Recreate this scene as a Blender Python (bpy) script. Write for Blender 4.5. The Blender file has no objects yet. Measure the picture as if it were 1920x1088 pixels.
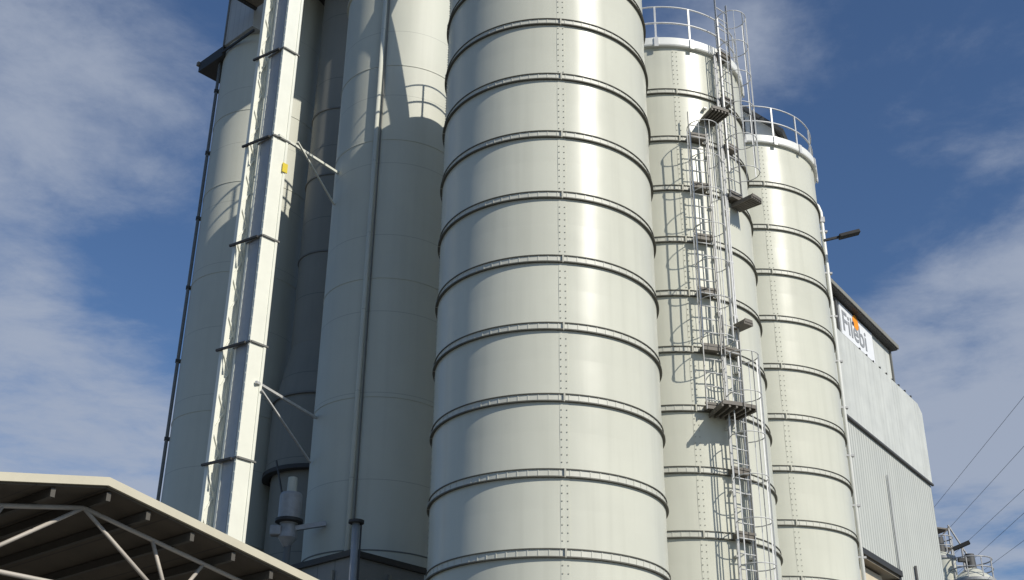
import bpy, math, random
from mathutils import Vector, Matrix
random.seed(7)
R = math.radians
sc = bpy.context.scene
col = sc.collection

# ------------------------------------------------------------------ mesh helper
class MB:
    def __init__(s): s.v = []; s.f = []; s.sm = []
    def face(s, idx, sm=False): s.f.append(idx); s.sm.append(sm)
    def box(s, c, d, rz=0.0, axes=None):
        c = Vector(c)
        if axes is None:
            m = Matrix.Rotation(rz, 3, 'Z'); ax = [m @ Vector((1,0,0)), m @ Vector((0,1,0)), Vector((0,0,1))]
        else: ax = [Vector(a).normalized() for a in axes]
        o = len(s.v)
        for k in (-.5,.5):
            for j in (-.5,.5):
                for i in (-.5,.5): s.v.append(c + ax[0]*d[0]*i + ax[1]*d[1]*j + ax[2]*d[2]*k)
        for q in ((0,2,3,1),(4,5,7,6),(0,1,5,4),(2,6,7,3),(0,4,6,2),(1,3,7,5)): s.face([o+i for i in q])
        return s
    def bar(s, a, b, w, h=None, up=(0,0,1)):
        a = Vector(a); b = Vector(b); h = w if h is None else h
        d = b-a; x = d.normalized(); u = Vector(up)
        if abs(x.dot(u)) > .98: u = Vector((0,1,0))
        y = u.cross(x).normalized(); z = x.cross(y)
        return s.box((a+b)/2, (d.length, w, h), axes=(x,y,z))
    def tube(s, pts, r, n=8, closed=False, caps=True):
        pts = [Vector(p) for p in pts]; N = len(pts); rings = []
        pu = None
        for i,p in enumerate(pts):
            if closed: t = pts[(i+1)%N]-pts[i-1]
            else: t = pts[min(i+1,N-1)]-pts[max(i-1,0)]
            t.normalize()
            if pu is None:
                pu = Vector((0,0,1)) if abs(t.z) < .9 else Vector((1,0,0))
            x = (pu - t*pu.dot(t)).normalized(); pu = x; y = t.cross(x)
            rr = r[i] if isinstance(r,(list,tuple)) else r
            o = len(s.v)
            for k in range(n):
                a = 2*math.pi*k/n; s.v.append(p + x*math.cos(a)*rr + y*math.sin(a)*rr)
            rings.append(o)
        M = N if closed else N-1
        for i in range(M):
            a, b = rings[i], rings[(i+1)%N]
            for k in range(n): s.face([a+k, a+(k+1)%n, b+(k+1)%n, b+k], True)
        if not closed and caps:
            s.face([rings[0]+k for k in range(n)][::-1]); s.face([rings[-1]+k for k in range(n)])
        return s
    def lathe(s, prof, n=96, c=(0,0,0), a0=0.0, a1=2*math.pi):
        full = abs(a1-a0-2*math.pi) < 1e-6; m = n if full else n+1
        c = Vector(c)
        for (r0,z0),(r1,z1) in zip(prof[:-1],prof[1:]):
            o = len(s.v)
            for k in range(m):
                a = a0+(a1-a0)*k/n; ca, sa = math.cos(a), math.sin(a)
                s.v.append(c+Vector((r0*ca,r0*sa,z0))); s.v.append(c+Vector((r1*ca,r1*sa,z1)))
            for k in range(n):
                i = o+2*k; j = o+2*((k+1)%m)
                s.face([i, j, j+1, i+1], True)
        return s
    def sector(s, r0, r1, a0, a1, z0, z1, n=12):      # a solid curved plate
        s.lathe([(r0,z0),(r1,z0),(r1,z1),(r0,z1),(r0,z0)], n, a0=a0, a1=a1)
        for a in (a0,a1):
            o = len(s.v)
            for r,z in ((r0,z0),(r1,z0),(r1,z1),(r0,z1)): s.v.append(Vector((r*math.cos(a),r*math.sin(a),z)))
            s.face([o,o+1,o+2,o+3])
        return s
    def prism(s, poly, a, b):     # poly: list of 3d points, extruded from offset a to offset b
        a = Vector(a); b = Vector(b); o = len(s.v); n = len(poly)
        for p in poly: s.v.append(Vector(p)+a)
        for p in poly: s.v.append(Vector(p)+b)
        s.face(list(range(o,o+n))[::-1]); s.face(list(range(o+n,o+2*n)))
        for k in range(n): s.face([o+k,o+(k+1)%n,o+n+(k+1)%n,o+n+k])
        return s
    def build(s, name, mat, parent=None, loc=None, bevel=0):
        me = bpy.data.meshes.new(name); me.from_pydata([tuple(v) for v in s.v], [], s.f); me.update()
        me.polygons.foreach_set('use_smooth', s.sm)
        me.materials.append(mat)
        o = bpy.data.objects.new(name, me); col.objects.link(o)
        if parent is not None: o.parent = parent
        if loc is not None: o.location = loc
        if bevel:
            b = o.modifiers.new('edge','BEVEL'); b.width = bevel; b.segments = 2; b.limit_method = 'ANGLE'
        return o

def thing(name, label, cat, loc=(0,0,0), rz=0.0, group=None):
    o = bpy.data.objects.new(name, None); col.objects.link(o)
    o.empty_display_size = .3
    o.location = loc; o.rotation_euler = (0,0,rz)
    return tag(o, label, cat, group)
def tag(o, label, cat, group=None):
    o['label'] = label; o['category'] = cat
    if group: o['group'] = group
    return o
def children(o): return [c for c in bpy.data.objects if c.parent == o]
def copy_tree(o, parent=None):
    c = o.copy(); col.objects.link(c); c.parent = parent
    for ch in children(o): copy_tree(ch, c)
    return c

# ------------------------------------------------------------------ materials
def new_mat(name):
    m = bpy.data.materials.new(name); m.use_nodes = True
    nt = m.node_tree; b = nt.nodes['Principled BSDF']
    return m, nt, b
def paint(name, c, rough=.4, var=.06, metal=0.0, scale=1.2, bump=0.0, bscale=3.0, streak=.0, spec=.5, coat=0.0, grime=None, gr=.0, bdist=.02):
    """painted / plain surface: base colour varied by object-space noise, optional vertical streaks and bump"""
    m, nt, b = new_mat(name); N = nt.nodes; L = nt.links
    tc = N.new('ShaderNodeTexCoord')
    n1 = N.new('ShaderNodeTexNoise'); n1.inputs['Scale'].default_value = scale; n1.inputs['Detail'].default_value = 6; n1.inputs['Roughness'].default_value = .6
    L.new(tc.outputs['Object'], n1.inputs['Vector'])
    mr = N.new('ShaderNodeMapRange'); mr.inputs[1].default_value = .25; mr.inputs[2].default_value = .75
    mr.inputs[3].default_value = 1-var; mr.inputs[4].default_value = 1+var
    L.new(n1.outputs['Fac'], mr.inputs[0])
    hs = N.new('ShaderNodeMix'); hs.data_type = 'RGBA'; hs.blend_type = 'MULTIPLY'; hs.inputs[0].default_value = 1
    hs.inputs[6].default_value = (*c,1); L.new(mr.outputs[0], hs.inputs[7])
    out = hs.outputs[2]
    if streak or grime:
        mp = N.new('ShaderNodeMapping'); mp.inputs['Scale'].default_value = (5,5,.18); L.new(tc.outputs['Object'], mp.inputs[0])
        n2 = N.new('ShaderNodeTexNoise'); n2.inputs['Scale'].default_value = 1.0; n2.inputs['Detail'].default_value = 5
        L.new(mp.outputs[0], n2.inputs['Vector'])
        r2 = N.new('ShaderNodeMapRange'); r2.inputs[1].default_value = .48; r2.inputs[2].default_value = .8
        r2.inputs[3].default_value = 0; r2.inputs[4].default_value = max(streak,gr); L.new(n2.outputs['Fac'], r2.inputs[0])
        mx = N.new('ShaderNodeMix'); mx.data_type = 'RGBA'
        L.new(r2.outputs[0], mx.inputs[0]); L.new(out, mx.inputs[6])
        g = grime or (c[0]*.45, c[1]*.45, c[2]*.42); mx.inputs[7].default_value = (*g,1)
        out = mx.outputs[2]
    L.new(out, b.inputs['Base Color'])
    rr = N.new('ShaderNodeMapRange'); rr.inputs[3].default_value = rough*.85; rr.inputs[4].default_value = rough*1.2
    L.new(n1.outputs['Fac'], rr.inputs[0]); L.new(rr.outputs[0], b.inputs['Roughness'])
    b.inputs['Metallic'].default_value = metal; b.inputs['Specular IOR Level'].default_value = spec
    b.inputs['Coat Weight'].default_value = coat; b.inputs['Coat Roughness'].default_value = .25
    if bump:
        n3 = N.new('ShaderNodeTexNoise'); n3.inputs['Scale'].default_value = bscale; n3.inputs['Detail'].default_value = 2
        L.new(tc.outputs['Object'], n3.inputs['Vector'])
        bp = N.new('ShaderNodeBump'); bp.inputs['Strength'].default_value = bump; bp.inputs['Distance'].default_value = bdist
        L.new(n3.outputs['Fac'], bp.inputs['Height']); L.new(bp.outputs[0], b.inputs['Normal'])
    return m
def coursed(m, z0, pitch, amt):
    """each rolled course of sheets a slightly different tone"""
    nt = m.node_tree; N = nt.nodes; L = nt.links; b = N['Principled BSDF']
    src = b.inputs['Base Color'].links[0].from_socket
    tc = N.new('ShaderNodeTexCoord'); sx = N.new('ShaderNodeSeparateXYZ'); L.new(tc.outputs['Object'], sx.inputs[0])
    oi = N.new('ShaderNodeObjectInfo')
    def mt(op, a, b_):
        n = N.new('ShaderNodeMath'); n.operation = op
        for i,x in enumerate((a,b_)):
            if isinstance(x,(int,float)): n.inputs[i].default_value = x
            else: L.new(x, n.inputs[i])
        return n.outputs[0]
    k = mt('FLOOR', mt('DIVIDE', mt('SUBTRACT', sx.outputs['Z'], z0), pitch), 0)
    at = mt('ARCTAN2', sx.outputs['Y'], sx.outputs['X'])
    q = mt('FLOOR', mt('DIVIDE', mt('SUBTRACT', at, math.radians(-84)), math.pi/2), 0)
    cb = N.new('ShaderNodeCombineXYZ'); L.new(k, cb.inputs[0]); L.new(q, cb.inputs[1]); L.new(oi.outputs['Random'], cb.inputs[2])
    wn = N.new('ShaderNodeTexWhiteNoise'); wn.noise_dimensions = '3D'; L.new(cb.outputs[0], wn.inputs['Vector'])
    v = mt('ADD', mt('MULTIPLY', wn.outputs['Value'], 2*amt), 1-amt)
    mx = N.new('ShaderNodeMix'); mx.data_type = 'RGBA'; mx.blend_type = 'MULTIPLY'; mx.inputs[0].default_value = 1
    L.new(src, mx.inputs[6]); L.new(v, mx.inputs[7]); L.new(mx.outputs[2], b.inputs['Base Color'])
    return m
def banded(m, period, width, dark, axis='Z', off=0.0):
    """multiply the base colour by thin dark lines every <period> metres: weld seams, sheet laps, ribs"""
    nt = m.node_tree; N = nt.nodes; L = nt.links; b = N['Principled BSDF']
    src = b.inputs['Base Color'].links[0].from_socket
    tc = N.new('ShaderNodeTexCoord'); sx = N.new('ShaderNodeSeparateXYZ'); L.new(tc.outputs['Object'], sx.inputs[0])
    a = N.new('ShaderNodeMath'); a.operation = 'ADD'; a.inputs[1].default_value = off; L.new(sx.outputs[axis], a.inputs[0])
    d = N.new('ShaderNodeMath'); d.operation = 'DIVIDE'; d.inputs[1].default_value = period; L.new(a.outputs[0], d.inputs[0])
    f = N.new('ShaderNodeMath'); f.operation = 'FRACT'; L.new(d.outputs[0], f.inputs[0])
    c = N.new('ShaderNodeMath'); c.operation = 'LESS_THAN'; c.inputs[1].default_value = width/period; L.new(f.outputs[0], c.inputs[0])
    k = N.new('ShaderNodeMath'); k.operation = 'MULTIPLY'; k.inputs[1].default_value = dark; L.new(c.outputs[0], k.inputs[0])
    mx = N.new('ShaderNodeMix'); mx.data_type = 'RGBA'; L.new(k.outputs[0], mx.inputs[0]); L.new(src, mx.inputs[6]); mx.inputs[7].default_value = (.03,.03,.03,1)
    L.new(mx.outputs[2], b.inputs['Base Color'])
    return m
def flat(name, c, rough=.6, metal=0.0): return paint(name, c, rough, var=.08, metal=metal, scale=3)

CREAM = (.585,.582,.492)
M = dict(
  shell   = coursed(paint('cream_gloss_paint', CREAM, rough=.30, var=.04, scale=.7, bump=.19, bscale=.9, streak=.17, coat=.0, bdist=.05, spec=.27), 6.56, 1.291, .035),
  flange  = paint('cream_flange_paint', (.57,.565,.49), rough=.45, var=.05, scale=4, streak=.25),
  lip     = paint('shade_painted_flange_lip', (.10,.095,.075), rough=.6, var=.2, scale=5),  # near-black colour paints in the shade under the flange lips
  bolt    = flat('weathered_bolt', (.43,.42,.35), .5),
  rim     = paint('white_rim_paint', (.74,.74,.70), rough=.4, var=.04, scale=3),
  galv    = paint('galvanised_steel', (.56,.56,.55), rough=.5, var=.15, metal=.15, scale=8),
  galvd   = paint('dull_galvanised_steel', (.36,.36,.36), rough=.55, var=.2, metal=.3, scale=8),
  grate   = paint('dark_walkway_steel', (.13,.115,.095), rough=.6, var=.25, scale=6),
  tower   = banded(paint('pale_grey_silo_paint', (.53,.53,.45), rough=.55, var=.05, scale=.8, streak=.14, bump=.15, bscale=.8), 1.83, .012, .35),
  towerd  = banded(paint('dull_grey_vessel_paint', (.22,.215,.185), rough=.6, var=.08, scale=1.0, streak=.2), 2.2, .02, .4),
  house   = banded(paint('grey_cladding', (.42,.43,.42), rough=.6, var=.05, scale=2, streak=.1), .25, .02, .25, 'X'),
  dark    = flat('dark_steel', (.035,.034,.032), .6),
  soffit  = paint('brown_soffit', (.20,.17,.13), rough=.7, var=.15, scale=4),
  white   = paint('white_casing_paint', (.74,.74,.65), rough=.42, var=.04, scale=2, streak=.10),
  yellow  = flat('yellow_plate', (.65,.50,.03), .5),
  seam    = flat('seam_grey', (.16,.16,.15), .7),  # plain dark grey for seams, pipes, posts and trim
  fascia  = paint('cream_fascia', (.52,.475,.36), rough=.5, var=.05, scale=3, streak=.12),
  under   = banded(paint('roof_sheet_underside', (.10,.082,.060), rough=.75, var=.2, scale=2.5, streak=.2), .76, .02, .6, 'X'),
  purlin  = paint('purlin_steel', (.07,.062,.05), rough=.6, var=.15, scale=4),
  rod     = paint('pale_truss_steel', (.40,.36,.31), rough=.5, var=.1, scale=6),
  wall    = banded(paint('grey_upper_cladding', (.56,.57,.53), rough=.5, var=.10, scale=1.3, streak=.42), 1.15, .02, .22, 'X'),
  ribbed  = banded(paint('ribbed_wall_cladding', (.52,.53,.485), rough=.5, var=.05, scale=.8, streak=.22), .21, .07, .34, 'X'),
  ribpipe = flat('grey_pipe', (.30,.31,.31), .6),
  flash   = flat('dark_flashing', (.07,.07,.07), .6),
  banner  = paint('white_banner', (.76,.77,.78), rough=.5, var=.03, scale=3),
  orange  = flat('orange_print', (.85,.30,.01), .5),
  ink     = flat('grey_print', (.27,.28,.29), .6),
  ink2    = flat('faded_print', (.42,.43,.46), .6),
  navy    = flat('navy_print', (.02,.03,.07), .6),
  beige   = paint('beige_render', (.58,.50,.37), rough=.8, var=.06, scale=2),
  annex   = banded(paint('annex_sheeting', (.20,.205,.20), rough=.6, var=.1, scale=1.5, streak=.15), .5, .03, .35, 'X'),
  black   = flat('black_lamp_paint', (.010,.010,.011), .7),
  cable   = flat('cable_sheath', (.10,.10,.11), .7),
  steel_shade = paint('blue_grey_steel_and_shade', (.36,.37,.375), rough=.45, var=.1, metal=.3, scale=5),  # pole steel, and the painted shade on the elevator casing
  concrete= paint('concrete_plinth', (.33,.32,.30), rough=.9, var=.12, scale=3, bump=.3, bscale=20),
)
# ground: worn concrete yard
gm, nt, b = new_mat('yard_concrete'); N, L = nt.nodes, nt.links
tc = N.new('ShaderNodeTexCoord'); n1 = N.new('ShaderNodeTexNoise'); n1.inputs['Scale'].default_value = .15; n1.inputs['Detail'].default_value = 9
L.new(tc.outputs['Object'], n1.inputs['Vector']); cr = N.new('ShaderNodeValToRGB')
cr.color_ramp.elements[0].color = (.09,.087,.08,1); cr.color_ramp.elements[1].color = (.17,.165,.15,1)
L.new(n1.outputs['Fac'], cr.inputs[0]); L.new(cr.outputs[0], b.inputs['Base Color']); b.inputs['Roughness'].default_value = .9
g = MB(); S = 3000
g.v = [Vector((-S,-S,0)),Vector((S,-S,0)),Vector((S,S,0)),Vector((-S,S,0))]; g.face([0,1,2,3])
go = g.build('ground', gm); go['kind'] = 'structure'

# ------------------------------------------------------------------ three bolted steel silos
RS, S0, PITCH, TOP = 2.05, 6.63, 1.291, 19.54           # radius, height of ring 0, ring spacing, rim height
SEAM = R(-84.0)
def make_silo():
    root = thing('bolted_silo', 'nearest and tallest-looking cream silo in the middle, its rings and bolted seam seen up close', 'silo', group='cream bolted steel silos')
    zb = .25
    MB().lathe([(0,zb),(RS+.35,zb),(RS+.35,-1.0)], 64).build('plinth', M['concrete'], root)
    sh = MB(); zs = [zb] + [S0+PITCH*k for k in range(-4,10)] + [TOP]
    for z0,z1 in zip(zs[:-1],zs[1:]):
        sh.lathe([(RS, z0),(RS-.006,(z0+z1)/2),(RS, z1)], 192)
    # lapped seam strips, a few millimetres proud of the sheets
    for q in range(4):
        a = SEAM+q*math.pi/2
        sh.lathe([(RS+.0018, zb),(RS+.0018, TOP-.1)], 6, a0=a-.036, a1=a+.036)
        for e in (-.036,.036):
            o = len(sh.v)
            for r_,z_ in ((RS-.01,zb),(RS+.0018,zb),(RS+.0018,TOP-.1),(RS-.01,TOP-.1)): sh.v.append(Vector((r_*math.cos(a+e),r_*math.sin(a+e),z_)))
            sh.face([o,o+1,o+2,o+3])
    sh.build('shell', M['shell'], root)
    MB().lathe([(RS+.02,TOP+.02),(.3,TOP+.5),(.3,TOP+.62),(0,TOP+.62)], 64).build('roof', M['rim'], root)
    # flange rings: two lips with a band between, joint gap at each seam
    for k in range(-4,10):
        z = S0+PITCH*k
        f = MB()
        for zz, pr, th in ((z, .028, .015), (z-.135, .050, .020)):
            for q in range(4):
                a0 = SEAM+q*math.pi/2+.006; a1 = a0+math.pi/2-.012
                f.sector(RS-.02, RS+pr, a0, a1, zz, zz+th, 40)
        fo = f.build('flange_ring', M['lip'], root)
        f = MB().lathe([(RS+.008,z-.121),(RS+.008,z)], 160)
        n = 76
        for i in range(n):
            a = SEAM+2*math.pi*(i+.5)/n
            f.box(((RS+.012)*math.cos(a),(RS+.012)*math.sin(a),z-.06), (.006,.016,.10), rz=a)
        f.build('clamp_band', M['flange'], fo)
        for q in range(4):
            a = SEAM+q*math.pi/2
            MB().box(((RS+.02)*math.cos(a),(RS+.02)*math.sin(a),z-.058), (.05,.03,.15), rz=a).build('joint_plate', M['bolt'], fo)
    # two rows of bolts down each seam
    bo = MB()
    for q in range(4):
        for side in (-1,1):
            a = SEAM+q*math.pi/2+side*.022
            z = zb+.12
            while z < TOP-.1:
                if all(not (-.20 < z-(S0+PITCH*k) < .06) for k in range(-4,11)):
                    ca,sa = math.cos(a),math.sin(a)
                    bo.tube([(RS*ca,RS*sa,z),((RS+.014)*ca,(RS+.014)*sa,z)], .012, 6)
                z += .128
    bo.build('seam_bolt_rows', M['bolt'], root)
    # rim band and guard rail
    MB().lathe([(RS-.02,TOP-.10),(RS+.085,TOP-.10),(RS+.10,TOP-.07),(RS+.10,TOP+.12),(RS+.07,TOP+.14),(RS-.02,TOP+.14)], 128).build('rim_band', M['rim'], root)
    gr = MB(); rr = RS+.02
    circ = lambda z,r=rr,n=72: [(r*math.cos(2*math.pi*i/n), r*math.sin(2*math.pi*i/n), z) for i in range(n)]
    gr.tube(circ(TOP+1.08), .019, 8, closed=True); gr.tube(circ(TOP+.60), .024, 8, closed=True)
    g = gr.build('guard_rail', M['galv'], root)
    for i in range(16):
        a = SEAM+R(11)+2*math.pi*i/16; ca,sa = math.cos(a),math.sin(a)
        p = MB().bar((rr*ca,rr*sa,TOP+.14),(rr*ca,rr*sa,TOP+1.08), .045, .03, up=(ca,sa,0))
        p.box(((RS+.115)*ca,(RS+.115)*sa,TOP-.02), (.03,.10,.26), rz=a)
        p.build('post', M['galv'], g)
    return root
silo = make_silo(); silo.location = (.661,20.990,0)
silo2 = copy_tree(silo); silo2.location = (3.5075,25.311,.235)
silo2['label'] = 'middle cream silo of the row, with the galvanised caged ladders climbing its side'
silo3 = copy_tree(silo); silo3.location = (6.318,29.591,.435)
silo3['label'] = 'furthest cream silo of the row, with a small gabled hut behind its roof rail'

# ------------------------------------------------------------------ ladders and landings on the middle silo (its parts)
def pol(a, r, z): return Vector((r*math.cos(a), r*math.sin(a), z))
LR = RS+.20                                                  # ladder plane
def ladder(ang, z0, z1, cage0, cage1, label):
    a = R(ang); o = Vector((math.cos(a),math.sin(a),0)); t = Vector((-math.sin(a),math.cos(a),0))
    st = MB()
    for s in (-1,1):
        st.bar(o*LR+t*s*.2+Vector((0,0,z0)), o*LR+t*s*.2+Vector((0,0,z1)), .014, .045, up=tuple(o))
    lad = st.build('caged_ladder', M['galvd'], silo2); lad['label'] = label
    rm = MB().tube([o*LR-t*.19, o*LR+t*.19], .014, 6)
    first = None; z = z0+.2
    while z < z1-.05:
        if first is None: first = rm.build('rung', M['galv'], lad); first.location = (0,0,z)
        else:
            c = first.copy(); col.objects.link(c); c.parent = lad; c.location = (0,0,z)
        z += .30
    # stand-off brackets at the flange rings
    for k in range(-4,11):
        zz = S0+PITCH*k-.07
        if z0 < zz < z1:
            bb = MB().box(o*(RS+.10)+Vector((0,0,zz)), (.20,.36,.10), rz=a)
            bb.box(o*(LR+.0)+Vector((0,0,zz+.06)), (.03,.46,.05), rz=a)
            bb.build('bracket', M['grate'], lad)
    # cage
    cr = .34; cc = o*(LR+.28)
    def cp(ph, z): return cc + (-o*math.cos(ph)+t*math.sin(ph))*cr + Vector((0,0,z))
    z = cage0; zl = []
    while z <= cage1+.01: zl.append(z); z += .86
    hm = MB().tube([cp(R(33)+R(294)*i/20, 0) for i in range(21)], .011, 6)
    h0 = None
    for z in zl:
        if h0 is None: h0 = hm.build('hoop', M['galv'], lad); h0.location = (0,0,z)
        else:
            c = h0.copy(); col.objects.link(c); c.parent = lad; c.location = (0,0,z)
    for ph in (62,100,140,180,220,260,298):
        p = cp(R(ph),0); d = (p-cc).normalized()
        MB().bar(p+Vector((0,0,zl[0])), p+Vector((0,0,zl[-1])), .006, .030, up=tuple(d)).build('cage_strap', M['galv'], lad)
    return lad
def landing(a0, a1, z, label, rail=True, r1=RS+1.0):
    p = MB().sector(RS+.06, r1, R(a0), R(a1), z-.03, z, 10)
    n = 5
    for i in range(n+1):                                    # bearers under the plate
        a = R(a0+(a1-a0)*i/n); p.bar(pol(a,RS+.03,z-.07),pol(a,r1,z-.07), .04, .08)
    p.sector(r1, r1+.012, R(a0), R(a1), z-.06, z+.015, 10)
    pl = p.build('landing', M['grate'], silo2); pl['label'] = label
    if rail:
        rl = MB(); n = 3
        for i in range(n+1):
            a = R(a0+(a1-a0)*i/n); rl.bar(pol(a,r1-.02,z),pol(a,r1-.02,z+1.1), .035, .035)
        for zz in (.55,1.1): rl.tube([pol(R(a0+(a1-a0)*i/8), r1-.02, z+zz) for i in range(9)], .019, 6)
        for a in (a0,):
            for zz in (.55,1.1): rl.tube([pol(R(a),RS+.1,z+zz),pol(R(a),r1-.02,z+zz)], .019, 6)
        rl.build('landing_rail', M['galv'], pl)
ZO = -.235                                                   # from the world heights below to silo2's own
ladder(-62.4, .4, 12.75+ZO, 2.9, 12.4+ZO, 'lowest caged ladder, on the right below the long landing')
ladder(-74.6, 10.6+ZO, 17.75+ZO, 12.0+ZO, 17.2+ZO, 'middle caged ladder, left of the other two')
ladder(-50.2, 15.75+ZO, 21.3+ZO, 16.3+ZO, 21.2+ZO, 'top caged ladder rising past the roof rail')
landing(-76.5, -60.5, 10.6+ZO, 'long dark landing between the lowest and middle ladders', rail=False, r1=RS+.70)
landing(-69.5, -60, 17.75+ZO, 'brown bottomed landing at the head of the middle ladder', rail=False, r1=RS+.58)
landing(-49, -41.5, 15.75+ZO, 'dark wedge landing at the foot of the top ladder', rail=False, r1=RS+.60)
landing(-58, -53, 12.65+ZO, 'small landing at the head of the lowest ladder', rail=False, r1=RS+.45)

for ang,zt,r_ in ((-66.5,17.4,.022),(-56.5,19.4,.026),(-55,19.4,.018)):
    a = R(ang); rs = MB().tube([pol(a,RS+.10,.3),pol(a,RS+.10,zt)], r_, 8)
    for k in range(-4,10): rs.box(pol(a,RS+.06,S0+PITCH*k-.45), (.10,.08,.03), rz=a)
    rs.build('cable_riser', M['galv'], silo2)

# hut on the far silo's roof
hut = thing('roof_hut', 'little white gabled hut with dark slots on the roof of the furthest cream silo', 'hut', (6.62,28.52,20.09), R(-24)); hut.scale = (1.25,1.1,1.15)
MB().prism([(-.42,-.45,-.02),(.52,-.45,-.02),(.52,-.45,.42),(-.1,-.45,1.12),(-.42,-.45,1.12)], (0,0,0), (0,1.0,0)).build('wall', M['rim'], hut)
for x in (-.34,-.16,.04): MB().box((x+.02,-.46,.55),(.09,.03,.62)).build('louvre', M['dark'], hut)
hr = MB(); hr.prism([(-.24,-.6,1.20),(-.20,-.6,1.28),(.74,-.6,.22),(.70,-.6,.14)], (0,0,0), (0,1.3,0))
hr.prism([(-.24,-.6,1.20),(-.20,-.6,1.28),(-.55,-.6,1.22),(-.55,-.6,1.14)], (0,0,0),(0,1.3,0)); hr.build('roof', M['flash'], hut)
# pipe up the far silo's right edge + floodlight
vp = thing('vent_pipe', 'thin pale pipe running up the right edge of the furthest cream silo', 'pipe', (6.318,29.591,0))
a = R(1)
MB().tube([pol(a,RS+.16,.2),pol(a,RS+.16,19.0),pol(a,RS+.10,19.2),pol(a,RS-.02,19.3)], .055, 10).build('riser', M['rim'], vp)
for k in range(-4,10): MB().box(pol(a,RS+.14,S0+.435+PITCH*k-.3),(.26,.10,.05),rz=a).build('clip', M['galvd'], vp)
MB().box(pol(a,RS+.16,18.75),(.14,.14,.16),rz=a).build('cap', M['galvd'], vp)
fl = thing('floodlight', 'dark floodlight arm sticking out from the right edge of the furthest cream silo', 'floodlight', (8.50,29.12,17.86))
MB().bar((-.12,0,-.03),(.36,.0,.10), .06, .06).build('arm', M['black'], fl)
MB().bar((.30,0,.085),(.86,0,.25),   .22, .10).build('lamp_head', M['black'], fl, bevel=.015)

# ------------------------------------------------------------------ the grey tower group on the left
RT = 1.45
def tall(name, label, loc, top, r=RT, mat='tower'):
    t = thing(name, label, 'silo', loc)
    s = MB(); s.lathe([(r,0),(r,top)], 128).build('shell', M[mat], t)
    MB().lathe([(r,top),(r+.05,top),(r+.05,top+.05),(0,top+.25)], 64).build('roof', M[mat], t)
    return t
tA = tall('tall_silo', 'tall smooth grey silo directly left of the nearest cream silo, sunlit near its top', (-2.790,25.395,-.038), 21.75); tA.scale = (1.024,)*3
tB = tall('tall_silo', 'tall smooth grey silo at the far left edge of the tower, behind the white elevator', (-7.442,31.125,-.084), 27.0); tB.scale = (1.0526,)*3
# seam lines on A and B, and rails on A's roof
for t,zs in ((tA,(7.75,10.9,13.6,17.1,19.15)),(tB,(9.2,12.4,16.2,18.9,21.2))):
    for z in zs: MB().lathe([(RT-.01,z-.015),(RT+.012,z-.012),(RT+.012,z+.012),(RT-.01,z+.015)], 96).build('weld_band', M['seam'] if z < 8 else M['tower'], t)
g = MB()
for z in (22.3,22.85): g.tube([(1.4*math.cos(2*math.pi*i/60),1.4*math.sin(2*math.pi*i/60),z) for i in range(60)], .035, 6, closed=True)
for i in range(14):
    a = 2*math.pi*i/14; g.bar((1.4*math.cos(a),1.4*math.sin(a),21.8),(1.4*math.cos(a),1.4*math.sin(a),22.85),.04)
g.build('guard_rail', M['galv'], tA)
MB().box((.682*1.62,.731*1.62,13.5),(1.1,1.30,27.0),rz=R(-43)).build('shade_blocker', M['house'], tA)  # added out of sight behind the silo to keep the flared vessel shaded
pa = R(-103.8)                                                # conduit pair on A
MB().tube([pol(pa,RT+.10,.0),pol(pa,RT+.10,21.7)], .05, 10).build('downpipe', M['tower'], tA)
MB().bar(pol(pa+.062,RT+.05,.0),pol(pa+.055,RT+.04,21.7), .018,.04,up=(math.cos(pa),math.sin(pa),0)).build('cable_tray', M['seam'], tA)
pb = R(197)
MB().tube([pol(pb,RT+.07,.0),pol(pb,RT+.07,23.5)], .045, 8).build('downpipe', M['seam'], tB)
for i in range(11): MB().box(pol(pb,RT+.05,1.5+2.1*i),(.16,.12,.07),rz=pb).build('clip', M['dark'], tB)
pc = R(-78)
MB().tube([pol(pc,RT+.08,21.4),pol(pc,RT+.08,23.5)], .04, 8).build('vent', M['galvd'], tB)

vC = thing('flared_vessel', 'dark grey vessel with a flared lower body between the two tall grey silos', 'vessel', (-4.905,30.125,-.084)); vC.scale = (1.0526,)*3
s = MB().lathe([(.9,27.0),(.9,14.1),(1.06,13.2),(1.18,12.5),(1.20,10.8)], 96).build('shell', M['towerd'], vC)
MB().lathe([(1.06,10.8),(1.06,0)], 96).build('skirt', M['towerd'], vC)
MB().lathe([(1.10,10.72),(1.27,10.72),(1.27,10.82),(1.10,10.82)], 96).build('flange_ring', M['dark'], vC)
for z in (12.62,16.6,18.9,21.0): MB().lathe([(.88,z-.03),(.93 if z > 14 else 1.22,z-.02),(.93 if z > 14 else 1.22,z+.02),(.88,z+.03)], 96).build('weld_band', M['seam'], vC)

# headhouse over the tower group: local x runs toward the sun side, y away
hh = thing('headhouse', 'grey clad headhouse with a dark overhanging floor on top of the left tower', 'building', (-7.442,31.125,-.084), R(-43)); hh.scale = (1.0526,)*3
MB().box((.30,-.76,27.5),(1.36,1.5,7.4)).build('wall', M['house'], hh)
MB().box((3.3,1.9,30.5),(5.4,5.6,4.0)).build('upper_wall', M['house'], hh)
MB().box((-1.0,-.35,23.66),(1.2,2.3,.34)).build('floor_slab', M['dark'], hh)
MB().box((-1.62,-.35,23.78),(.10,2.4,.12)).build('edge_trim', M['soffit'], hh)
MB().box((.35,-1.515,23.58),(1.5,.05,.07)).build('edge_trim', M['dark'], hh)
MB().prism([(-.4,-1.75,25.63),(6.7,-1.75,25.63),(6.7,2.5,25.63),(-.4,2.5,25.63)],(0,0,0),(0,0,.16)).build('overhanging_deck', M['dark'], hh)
MB().box((1.45,-2.35,24.42),(.8,1.65,.12)).build('gallery_floor', M['soffit'], hh)
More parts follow.
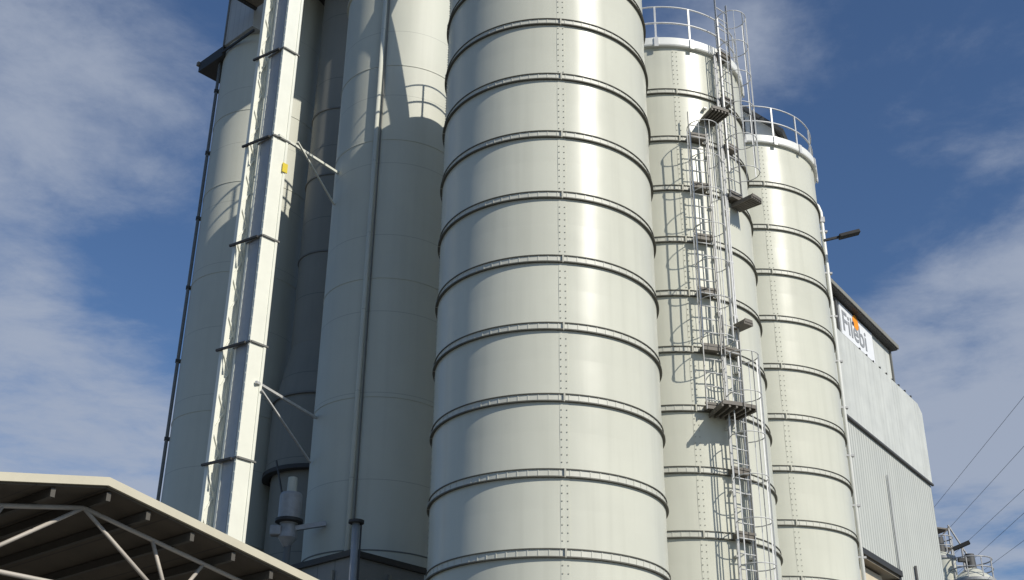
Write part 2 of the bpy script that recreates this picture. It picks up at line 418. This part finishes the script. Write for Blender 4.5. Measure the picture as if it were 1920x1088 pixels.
MB().bar((1.08,-3.1,24.40),(1.08,-1.52,24.40), .10,.2).build('gallery_beam', M['dark'], hh)
MB().box((2.9,1.4,32.6),(6.7,7.2,.2)).build('roof', M['flash'], hh)
MB().box((-.36,-1.515,27.5),(.06,.05,7.4)).build('corner_trim', M['seam'], hh)

# spout from the near silo's roof up to the tall grey silo
sp = thing('spout_pipe', 'inclined conveying pipe from the nearest cream silo roof to the tall grey silo roof', 'pipe', (0,0,0))
MB().tube([(-.3,21.7,19.7),(-.6,21.95,19.85),(-1.14,22.41,19.85),(-1.40,22.43,20.95),(-2.05,22.75,22.2),(-2.6,23.8,22.9),(-2.8,24.8,22.9),(-2.8,25.0,22.2)], .17, 12).build('pipe', M['white'], sp)

# ------------------------------------------------------------------ white bucket elevator: local x toward the sun side, y away
el = thing('bucket_elevator', 'tall white twin-leg bucket elevator standing in front of the grey tower', 'elevator', (-5.12,22.205,0), R(-43))
EX, EY = .50, .36                                              # casing size
SX, SY, SW = -.75, -.16, .25                                   # rear lattice column: offset and width
joints = [2.2,4.6,6.9,9.18,11.57,13.95,16.4,18.72,21.0,23.3]
l = MB().box((-EX/2, EY/2, 13.0),(EX,EY,26.0)).build('casing_leg', M['white'], el, bevel=.008)
c = MB(); c.box((-.035,-.012,13.0),(.07,.022,26.0)); z = .3
while z < 25.5: c.box((-.035,-.026,z),(.026,.008,.03)); z += .20
c.build('corner_angle', M['white'], l)
MB().box((-.27,-.006,13.0),(.34,.02,26.0)).build('painted_side_shade', M['steel_shade'], l)  # thin grey overlay: shade of the casing's side put into colour
MB().box((-EX+.03,-.012,13.0),(.06,.022,26.0)).build('corner_angle', M['white'], l)
MB().box((.010,EY-.03,13.0),(.02,.06,26.0)).build('corner_angle', M['white'], l)
for z in joints:
    f = MB()
    f.box((-EX/2,-.03,z),(EX+.06,.035,.035)); f.box((.025,EY/2,z),(.03,EY+.02,.035))
    f.box((-EX-.025,EY/2,z),(.03,EY+.02,.035)); f.box((-EX/2,EY+.03,z),(EX+.06,.035,.035))
    f.build('joint_flange', M['seam'], l)
c = MB(); c.box((SX-.03,SY+SW/2,13.0),(.06,SW,26.0)); c.box((SX+.02,SY+.02,13.0),(.05,.04,26.0)); c.box((SX+.02,SY+SW-.02,13.0),(.05,.04,26.0))
k = 0; z = .2
while z < 25.6:
    y0,y1 = (SY+.03,SY+SW-.03) if k%2 else (SY+SW-.03,SY+.03)
    c.bar((SX+.018,y0,z),(SX+.018,y1,z+.42), .03,.03,up=(1,0,0)); z += .42; k += 1
c.build('lattice_column', M['white'], el)
for z in joints:
    MB().bar((-.08,-.08,z-.02),(SX-.10,SY-.05,z-.02), .045,.045).build('tie_bar', M['dark'], el)
MB().box((SX/2,.1,26.6),(1.7,.7,1.3)).build('head_casing', M['white'], el)
yp = MB().box((.035,EY-.03,15.72),(.02,.13,.22)).build('yellow_plate', M['yellow'], el)
def w2l(p):                                                    # world point to the elevator's frame
    d = Vector(p)-Vector((-5.12,22.205,0)); c,s_ = math.cos(R(43)),math.sin(R(43))
    return (d.x*c-d.y*s_, d.x*s_+d.y*c, d.z)
for a_,b_,w in (((-5.03,22.22,16.42),(-4.10,24.75,17.05),.055),((-4.72,22.75,16.60),(-4.14,24.75,16.2),.035),
                ((-4.95,22.3,10.75),(-4.14,24.75,10.95),.05),((-4.85,22.4,10.62),(-4.17,24.75,9.95),.035)):
    MB().bar(w2l(a_),w2l(b_),w,w).build('wall_brace', M['white'] if a_[2] > 12 else M['galv'], el)

# ------------------------------------------------------------------ small plant between the elevator and the tall grey silo
fu = thing('filter_unit', 'small grey cylinder filter with a pipe arm in front of the flared vessel', 'filter', (-4.37,24.0,.126)); fu.scale = (.921,.921,.921)
MB().lathe([(0,10.06),(.10,10.04),(.11,9.70)], 24).build('exhaust_stack', M['tower'], fu)
MB().lathe([(0,9.72),(.22,9.68),(.245,9.62),(.245,9.12),(.20,9.02),(.10,8.92)], 32).build('filter_drum', M['galvd'], fu)
MB().lathe([(.25,9.10),(.30,9.10),(.30,9.04),(.12,9.0)], 32).build('collar', M['dark'], fu)
MB().bar((-.05,-.05,8.86),(.78,.12,9.06), .10,.10).build('pipe_arm', M['galvd'], fu)
MB().box((-.25,-.05,8.84),(.24,.22,.22)).build('motor', M['galvd'], fu, bevel=.03)
MB().lathe([(.16,9.0),(.2,8.7),(.07,8.5)], 24).build('valve', M['galvd'], fu)
MB().tube([(.02,0,0),(.02,0,8.75)], .075, 10).build('support_post', M['seam'], fu)
MB().bar((-.50,.5,10.6),(-.20,.1,9.62), .03,.03).build('strut', M['dark'], fu)
pt = thing('steel_pole', 'grey steel pole with a flat dark cap in front of the tall grey silo', 'pole', (-2.80,22.14,.0)); pt.scale = (1.03,1.03,1.026)
MB().tube([(0,0,0),(0,0,7.72)], .066, 14).build('shaft', M['steel_shade'], pt)
MB().lathe([(0,7.77),(.14,7.77),(.14,7.72),(0,7.72)], 24).build('cap_plate', M['dark'], pt)
MB().bar((.085,.04,0),(.085,.04,7.70), .03,.03).build('conduit', M['dark'], pt)
an = thing('annex', 'low dark sheeted annex wrapped around the foot of the tall grey silo', 'building', (-2.863,22.418,0), R(-43))
MB().box((-3.0,2.2,3.70),(6.0,4.4,7.40)).build('wall', M['annex'], an)
MB().box((-3.0,-.02,7.44),(6.12,.10,.11)).build('eaves_trim', M['dark'], an)
MB().box((.02,2.2,7.44),(.10,4.5,.11)).build('eaves_trim', M['dark'], an)
MB().box((-3.0,2.2,7.46),(5.9,4.3,.06)).build('roof', M['flash'], an)
for x in (-.5,-1.35,-2.3): MB().box((x,-.035,3.6),(.06,.05,7.2)).build('rib', M['towerd'], an)
for y in (.9,1.7): MB().box((.035,y,3.6),(.05,.06,7.2)).build('rib', M['towerd'], an)

# ------------------------------------------------------------------ open canopy, bottom left: local x along the gable, y = minus ridge direction
ca = thing('open_canopy', 'open gabled canopy with cream edge trim and dark underside at the bottom left', 'canopy', (-4.15,12.32,0), R(48))
ZR, SL, HW, LEN = 5.56, .185, 3.6, 11.0
roofpoly = lambda dz: [(-HW,0,ZR-SL*1.1*HW+dz),(0,0,ZR+dz),(HW,0,ZR-SL*HW+dz)]
p = roofpoly(-.10)+roofpoly(-.075)[::-1]
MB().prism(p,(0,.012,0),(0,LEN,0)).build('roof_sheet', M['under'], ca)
p = roofpoly(-.07)+roofpoly(-.02)[::-1]
MB().prism(p,(0,.013,0),(0,LEN+.05,0)).build('roof_cover', M['flash'], ca)
for sx in (-1,1):
    s_ = SL*1.1 if sx < 0 else SL
    q = [(0,0,ZR+.01),(sx*HW,0,ZR+.01-s_*HW),(sx*HW,0,ZR-.078-s_*HW),(0,0,ZR-.078)]
    if sx < 0: q = q[::-1]
    MB().prism(q,(0,-.03,0),(0,.01,0)).build('verge_trim', M['fascia'], ca)
    for x in (.06,.55,1.12,1.68,2.22,2.78,3.35):
        if x < .1 and sx < 0: continue
        z = ZR-.16-s_*x
        MB().bar((sx*x,.04,z),(sx*x,LEN-.1,z), .05,.09).build('purlin', M['purlin'], ca)
def truss(y):
    tr = MB(); top = lambda s: (s,y,ZR-.235-(SL if s > 0 else SL*1.1)*abs(s))
    tr.tube([top(-HW+.1),top(0)],.026,8); tr.tube([top(0),top(HW-.1)],.026,8)
    t = tr.build('roof_truss', M['rod'], ca)
    MB().tube([(-1.9,y,ZR-1.05),(1.9,y,ZR-1.05)],.026,8).build('bottom_chord', M['rod'], t)
    for a_,b_ in ((0,1.18),(0,-1.18),(.86,1.18),(-.86,-1.18),(1.55,1.18),(-1.55,-1.18)):
        MB().tube([top(a_),(b_,y,ZR-1.05)],.022,8).build('web_rod', M['rod'], t)
    for sx in (-1,1): MB().tube([(sx*1.9,y,ZR-1.05),top(sx*(HW-.4))],.024,8).build('web_rod', M['rod'], t)
for y in (.4,4.0,7.6): truss(y)
for y in (.4,4.0,7.6):
    for sx in (-1,1): MB().box((sx*(HW-.3),y,(ZR-.9)/2),(.14,.14,ZR-1.0)).build('column', M['rod'], ca)
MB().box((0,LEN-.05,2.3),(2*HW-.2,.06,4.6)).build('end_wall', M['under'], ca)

# ------------------------------------------------------------------ warehouse on the right: local x along the wall away from camera, y = into the building
wh = thing('warehouse', 'large pale grey clad building at the right with a roof sign box', 'building', (6.318,29.591,0), R(55))
X1 = 14.55
MB().box(((2.6+X1)/2,4.0,7.5),(X1-2.6,8.0,15.0)).build('ribbed_wall', M['ribbed'], wh)
MB().prism([(2.6,0,15.05),(X1+.06,0,15.05),(X1+.06,0,17.70),(X1-.35,0,17.95),(2.6,0,17.98)],(0,-.05,0),(0,8.0,0)).build('upper_wall', M['wall'], wh)
MB().box(((2.6+X1)/2,-.06,15.03),(X1-2.5,.08,.065)).build('flashing', M['flash'], wh)
MB().tube([(9.68,-.06,14.05),(9.68,-.06,9.0)],.03,8).build('downpipe', M['ribpipe'], wh)
MB().tube([(11.3,-.06,11.5),(11.3,-.06,7.0)],.045,8).build('downpipe', M['flash'], wh)
sb = MB().box((8.55,1.6,18.62),(7.0,3.1,1.24)).build('sign_box', M['wall'], wh)
MB().box((8.58,1.55,19.36),(7.3,3.6,.14)).build('sign_box_roof', M['towerd'], wh)
MB().box((8.58,1.50,19.265),(7.2,3.4,.05)).build('sign_box_soffit', M['dark'], wh)
MB().box((6.98,.02,18.60),(.16,.06,1.16)).build('trim', M['flash'], sb)
MB().box((12.02,.02,18.60),(.10,.06,1.16)).build('trim', M['seam'], sb)
bn = MB().box((8.72,.03,18.62),(2.95,.04,1.10)).build('sign_banner', M['banner'], sb)
def text(body, size, x, z, mat, name='sign_lettering', y=.002, parent=bn, sx=1.0):
    cu = bpy.data.curves.new(name,'FONT'); cu.body = body; cu.size = size; cu.extrude = .004; cu.offset = .012
    to = bpy.data.objects.new(name, cu); col.objects.link(to)
    dg = bpy.context.evaluated_depsgraph_get(); me = bpy.data.meshes.new_from_object(to.evaluated_get(dg))
    bpy.data.objects.remove(to); me.materials.clear(); me.materials.append(mat)
    o = bpy.data.objects.new(name, me); col.objects.link(o); o.parent = parent
    o.rotation_euler = (R(90),0,0); o.location = (x,y,z); o.scale = (sx,1,1); return o
text('Filebi', 1.0, 7.34, 18.26, M['ink'], sx=1.05)
MB().tube([(8.62,.004,18.96),(8.62,-.006,18.96)], .26, 20).build('sign_emblem', M['orange'], bn)
MB().tube([(8.36,-.004,18.84),(8.36,-.012,18.84)], .07, 14).build('sign_dot', M['navy'], bn)
for i in range(9): MB().box((8.6+.62*i,-.02,18.01),(.06,.08,.06)).build('roof_clip', M['flash'], wh)
# lean-to
lt = thing('lean_to', 'beige lean-to with a dark overhanging roof against the warehouse wall', 'shed', (6.318,29.591,0), R(55))
MB().box((3.95,-.48,4.9),(2.6,.9,9.8)).build('wall', M['beige'], lt)
MB().box((4.4,-.62,10.05),(3.3,1.2,.10)).build('roof', M['wall'], lt)
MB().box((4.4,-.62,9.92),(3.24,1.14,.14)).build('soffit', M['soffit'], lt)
MB().box((6.0,-.62,9.86),(.16,1.16,.30)).build('end_trim', M['dark'], lt)
MB().box((4.4,-1.235,10.0),(3.3,.05,.16)).build('gutter', M['dark'], lt)
MB().box((5.29,-.92,4.8),(.10,.10,9.6)).build('corner_post', M['dark'], lt)

# ------------------------------------------------------------------ far plant at the right edge
def small_silo(label, x, y, r, top, dome):
    t = thing('small_silo', label, 'silo', (x,y,0))
    MB().lathe([(r,0),(r,top),(r*.97,top+.06),(r*.35,top+dome),(0,top+dome+.05)], 48).build('shell', M['shell'], t)
    MB().lathe([(r,top-.12),(r+.06,top-.12),(r+.06,top),(r,top)], 48).build('rim_band', M['galvd'], t)
    g = MB()
    for z in (.5,.95): g.tube([(r*1.0*math.cos(2*math.pi*i/30),r*math.sin(2*math.pi*i/30),top+z) for i in range(30)], .03, 6, closed=True)
    for i in range(9):
        a = 2*math.pi*i/9; g.bar((r*math.cos(a),r*math.sin(a),top),(r*math.cos(a),r*math.sin(a),top+.95),.04)
    g.build('guard_rail', M['galvd'], t)
    MB().lathe([(0,top+dome+.75),(.22,top+dome+.7),(.25,top+dome)], 16).build('vent_cap', M['flash'], t)
    return t
small_silo('small distant white silo with a domed top at the right edge of the view', 21.3,56.6,.95,15.35,.55)
small_silo('small distant white silo half hidden by the warehouse corner', 20.2,57.2,.62,16.55,.3)
fd = thing('far_lamp_post', 'thin distant lamp post with a dark tilted head above the small white silos', 'lamp post', (20.88,56.26,0))
MB().tube([(0,0,0),(0,0,16.9)], .05, 8).build('post', M['galvd'], fd)
MB().bar((-.36,.1,16.78),(.36,-.1,17.06), .22,.16).build('lamp_head', M['black'], fd)
MB().box((.0,0,16.25),(.5,.2,.16)).build('crossarm', M['dark'], fd)
st = thing('far_stair_tower', 'distant rusty steel frame tower beside the warehouse corner', 'tower', (20.28,58.0,0), R(20))
for x in (-.5,.5):
    for y in (-.5,.5): MB().bar((x,y,0),(x,y,18.2), .07,.07).build('post', M['galvd'], st)
for z in (14.2,15.2,16.2,17.2,18.1):
    MB().box((0,0,z),(1.06,1.06,.07)).build('deck', M['grate'], st)
for i in range(4): MB().bar((-.5,-.55,14.2+i),(.5,-.55,15.2+i), .05,.05).build('brace', M['grate'], st)
MB().bar((.5,-.5,18.3),(1.5,-.4,16.9), .06,.06).build('stay', M['galvd'], st)

# ------------------------------------------------------------------ overhead cables
CB = [((25.42,70.56,23.62),(24.38,54.82,23.72)),((25.75,70.44,21.96),(24.01,54.99,21.28)),((26.69,70.09,21.17),(23.71,55.12,19.25)),
      ((27.08,69.94,20.33),(23.54,55.19,18.14)),((27.39,69.82,19.5),(23.35,55.27,16.89))]
names = ['highest','second highest','third from the top','second lowest','lowest']
for i,(a,b_) in enumerate(CB):
    a,b_ = Vector(a),Vector(b_); d = b_-a
    p0 = a-d*.9; p1 = b_+d*1.2; pts = []
    for k in range(41):
        t = k/40; q = p0.lerp(p1,t); pts.append(q)
    o = MB().tube(pts, .010, 6).build('overhead_cable', M['cable'])
    tag(o, f'thin dark overhead cable at lower right, the {names[i]} of five', 'cable', 'overhead cables at the lower right')

# ------------------------------------------------------------------ light
SAZ, SEL = 134.5, 36.0
w = bpy.data.worlds.new('World'); sc.world = w; w.use_nodes = True
nt = w.node_tree; N, L = nt.nodes, nt.links
bg = N['Background']; outw = N['World Output']
sky = N.new('ShaderNodeTexSky'); sky.sky_type = 'NISHITA'; sky.sun_disc = False
sky.sun_elevation = R(SEL); sky.sun_rotation = R(SAZ); sky.air_density = 1.0; sky.dust_density = .6; sky.ozone_density = 2.0
tc = N.new('ShaderNodeTexCoord'); sep = N.new('ShaderNodeSeparateXYZ'); L.new(tc.outputs['Generated'], sep.inputs[0])
def math_(op, a, b_=None):
    n = N.new('ShaderNodeMath'); n.operation = op
    for i,x in enumerate((a,b_)):
        if x is None: continue
        if isinstance(x,(int,float)): n.inputs[i].default_value = x
        else: L.new(x, n.inputs[i])
    return n.outputs[0]
zc = math_('MAXIMUM', sep.outputs['Z'], .08)
cx = math_('DIVIDE', sep.outputs['X'], zc); cy = math_('DIVIDE', sep.outputs['Y'], zc)
cmb = N.new('ShaderNodeCombineXYZ'); L.new(cx, cmb.inputs[0]); L.new(cy, cmb.inputs[1])
mp = N.new('ShaderNodeMapping'); mp.inputs['Rotation'].default_value = (0,0,R(25)); mp.inputs['Scale'].default_value = (1.0,1.0,1)
L.new(cmb.outputs[0], mp.inputs[0])
nz = N.new('ShaderNodeTexNoise'); nz.inputs['Scale'].default_value = 2.3; nz.inputs['Detail'].default_value = 9; nz.inputs['Roughness'].default_value = .6; nz.inputs['Distortion'].default_value = .25
L.new(mp.outputs[0], nz.inputs['Vector'])
# where the cloud banks lie, as broad patches of direction
def patch(az, elv, sharp, amp):
    d = Vector((math.sin(R(az))*math.cos(R(elv)), math.cos(R(az))*math.cos(R(elv)), math.sin(R(elv))))
    vm = N.new('ShaderNodeVectorMath'); vm.operation = 'DOT_PRODUCT'; L.new(tc.outputs['Generated'], vm.inputs[0]); vm.inputs[1].default_value = d
    e = math_('MULTIPLY', math_('SUBTRACT', vm.outputs['Value'], 1.0), sharp)
    return math_('MULTIPLY', math_('POWER', math.e, e), amp)
cov = None
for pz in PATCHES if 'PATCHES' in globals() else [(-25,32,90,.36),(-20,15,60,.46),(24,20,90,.60),(12.5,37,350,.30),(-18.5,26.5,700,-.42),(-13,24,500,-.12),(17,29.5,350,-.28)]:
    o_ = patch(*pz); cov = o_ if cov is None else math_('ADD', cov, o_)
nf = N.new('ShaderNodeTexNoise'); nf.inputs['Scale'].default_value = 4.5; nf.inputs['Detail'].default_value = 10; nf.inputs['Roughness'].default_value = .68; nf.inputs['Distortion'].default_value = .35
L.new(mp.outputs[0], nf.inputs['Vector'])
fine = math_('MULTIPLY', math_('SUBTRACT', nf.outputs['Fac'], .5), .40)
dens = math_('ADD', math_('ADD', nz.outputs['Fac'], cov), fine)
mr = N.new('ShaderNodeMapRange'); mr.interpolation_type = 'SMOOTHSTEP'
mr.inputs[1].default_value = .52; mr.inputs[2].default_value = 1.02; mr.inputs[3].default_value = 0; mr.inputs[4].default_value = .85
L.new(dens, mr.inputs[0])
tint = N.new('ShaderNodeMix'); tint.data_type = 'RGBA'; tint.blend_type = 'MULTIPLY'; tint.inputs[0].default_value = 1
tint.inputs[7].default_value = (.74,.90,1.10,1); L.new(sky.outputs[0], tint.inputs[6])
L.new(tint.outputs[2], bg.inputs['Color']); bg.inputs['Strength'].default_value = .088
bc = N.new('ShaderNodeBackground'); bc.inputs['Color'].default_value = (.38,.43,.53,1); bc.inputs['Strength'].default_value = 1.0
ms = N.new('ShaderNodeMixShader'); L.new(mr.outputs[0], ms.inputs[0]); L.new(bg.outputs[0], ms.inputs[1]); L.new(bc.outputs[0], ms.inputs[2])
L.new(ms.outputs[0], outw.inputs['Surface'])
sl = bpy.data.lights.new('sun','SUN'); sl.energy = 4.3; sl.angle = R(.53); sl.color = (1.0,.95,.85)
so = bpy.data.objects.new('sun', sl); col.objects.link(so)
sd = Vector((math.sin(R(SAZ))*math.cos(R(SEL)), math.cos(R(SAZ))*math.cos(R(SEL)), math.sin(R(SEL))))
so.rotation_euler = sd.to_track_quat('Z','Y').to_euler(); so.location = sd*60

# ------------------------------------------------------------------ camera
cd = bpy.data.cameras.new('camera'); cam = bpy.data.objects.new('camera', cd); col.objects.link(cam)
PITCH_C, ROLL = .46575, .011005
fw = Vector((0,math.cos(PITCH_C),math.sin(PITCH_C))); up0 = Vector((0,-math.sin(PITCH_C),math.cos(PITCH_C))); ri0 = Vector((1,0,0))
ri = ri0*math.cos(ROLL)+up0*math.sin(ROLL); up = -ri0*math.sin(ROLL)+up0*math.cos(ROLL)
cam.matrix_world = Matrix(((ri.x,up.x,-fw.x,0),(ri.y,up.y,-fw.y,0),(ri.z,up.z,-fw.z,1.6),(0,0,0,1)))
cd.sensor_width = 36; cd.sensor_fit = 'HORIZONTAL'; cd.lens = 36*2320.4/1920; cd.clip_start = .1; cd.clip_end = 8000
sc.camera = cam
sc.view_settings.view_transform = 'Standard'; sc.view_settings.look = 'None'; sc.view_settings.exposure = 0
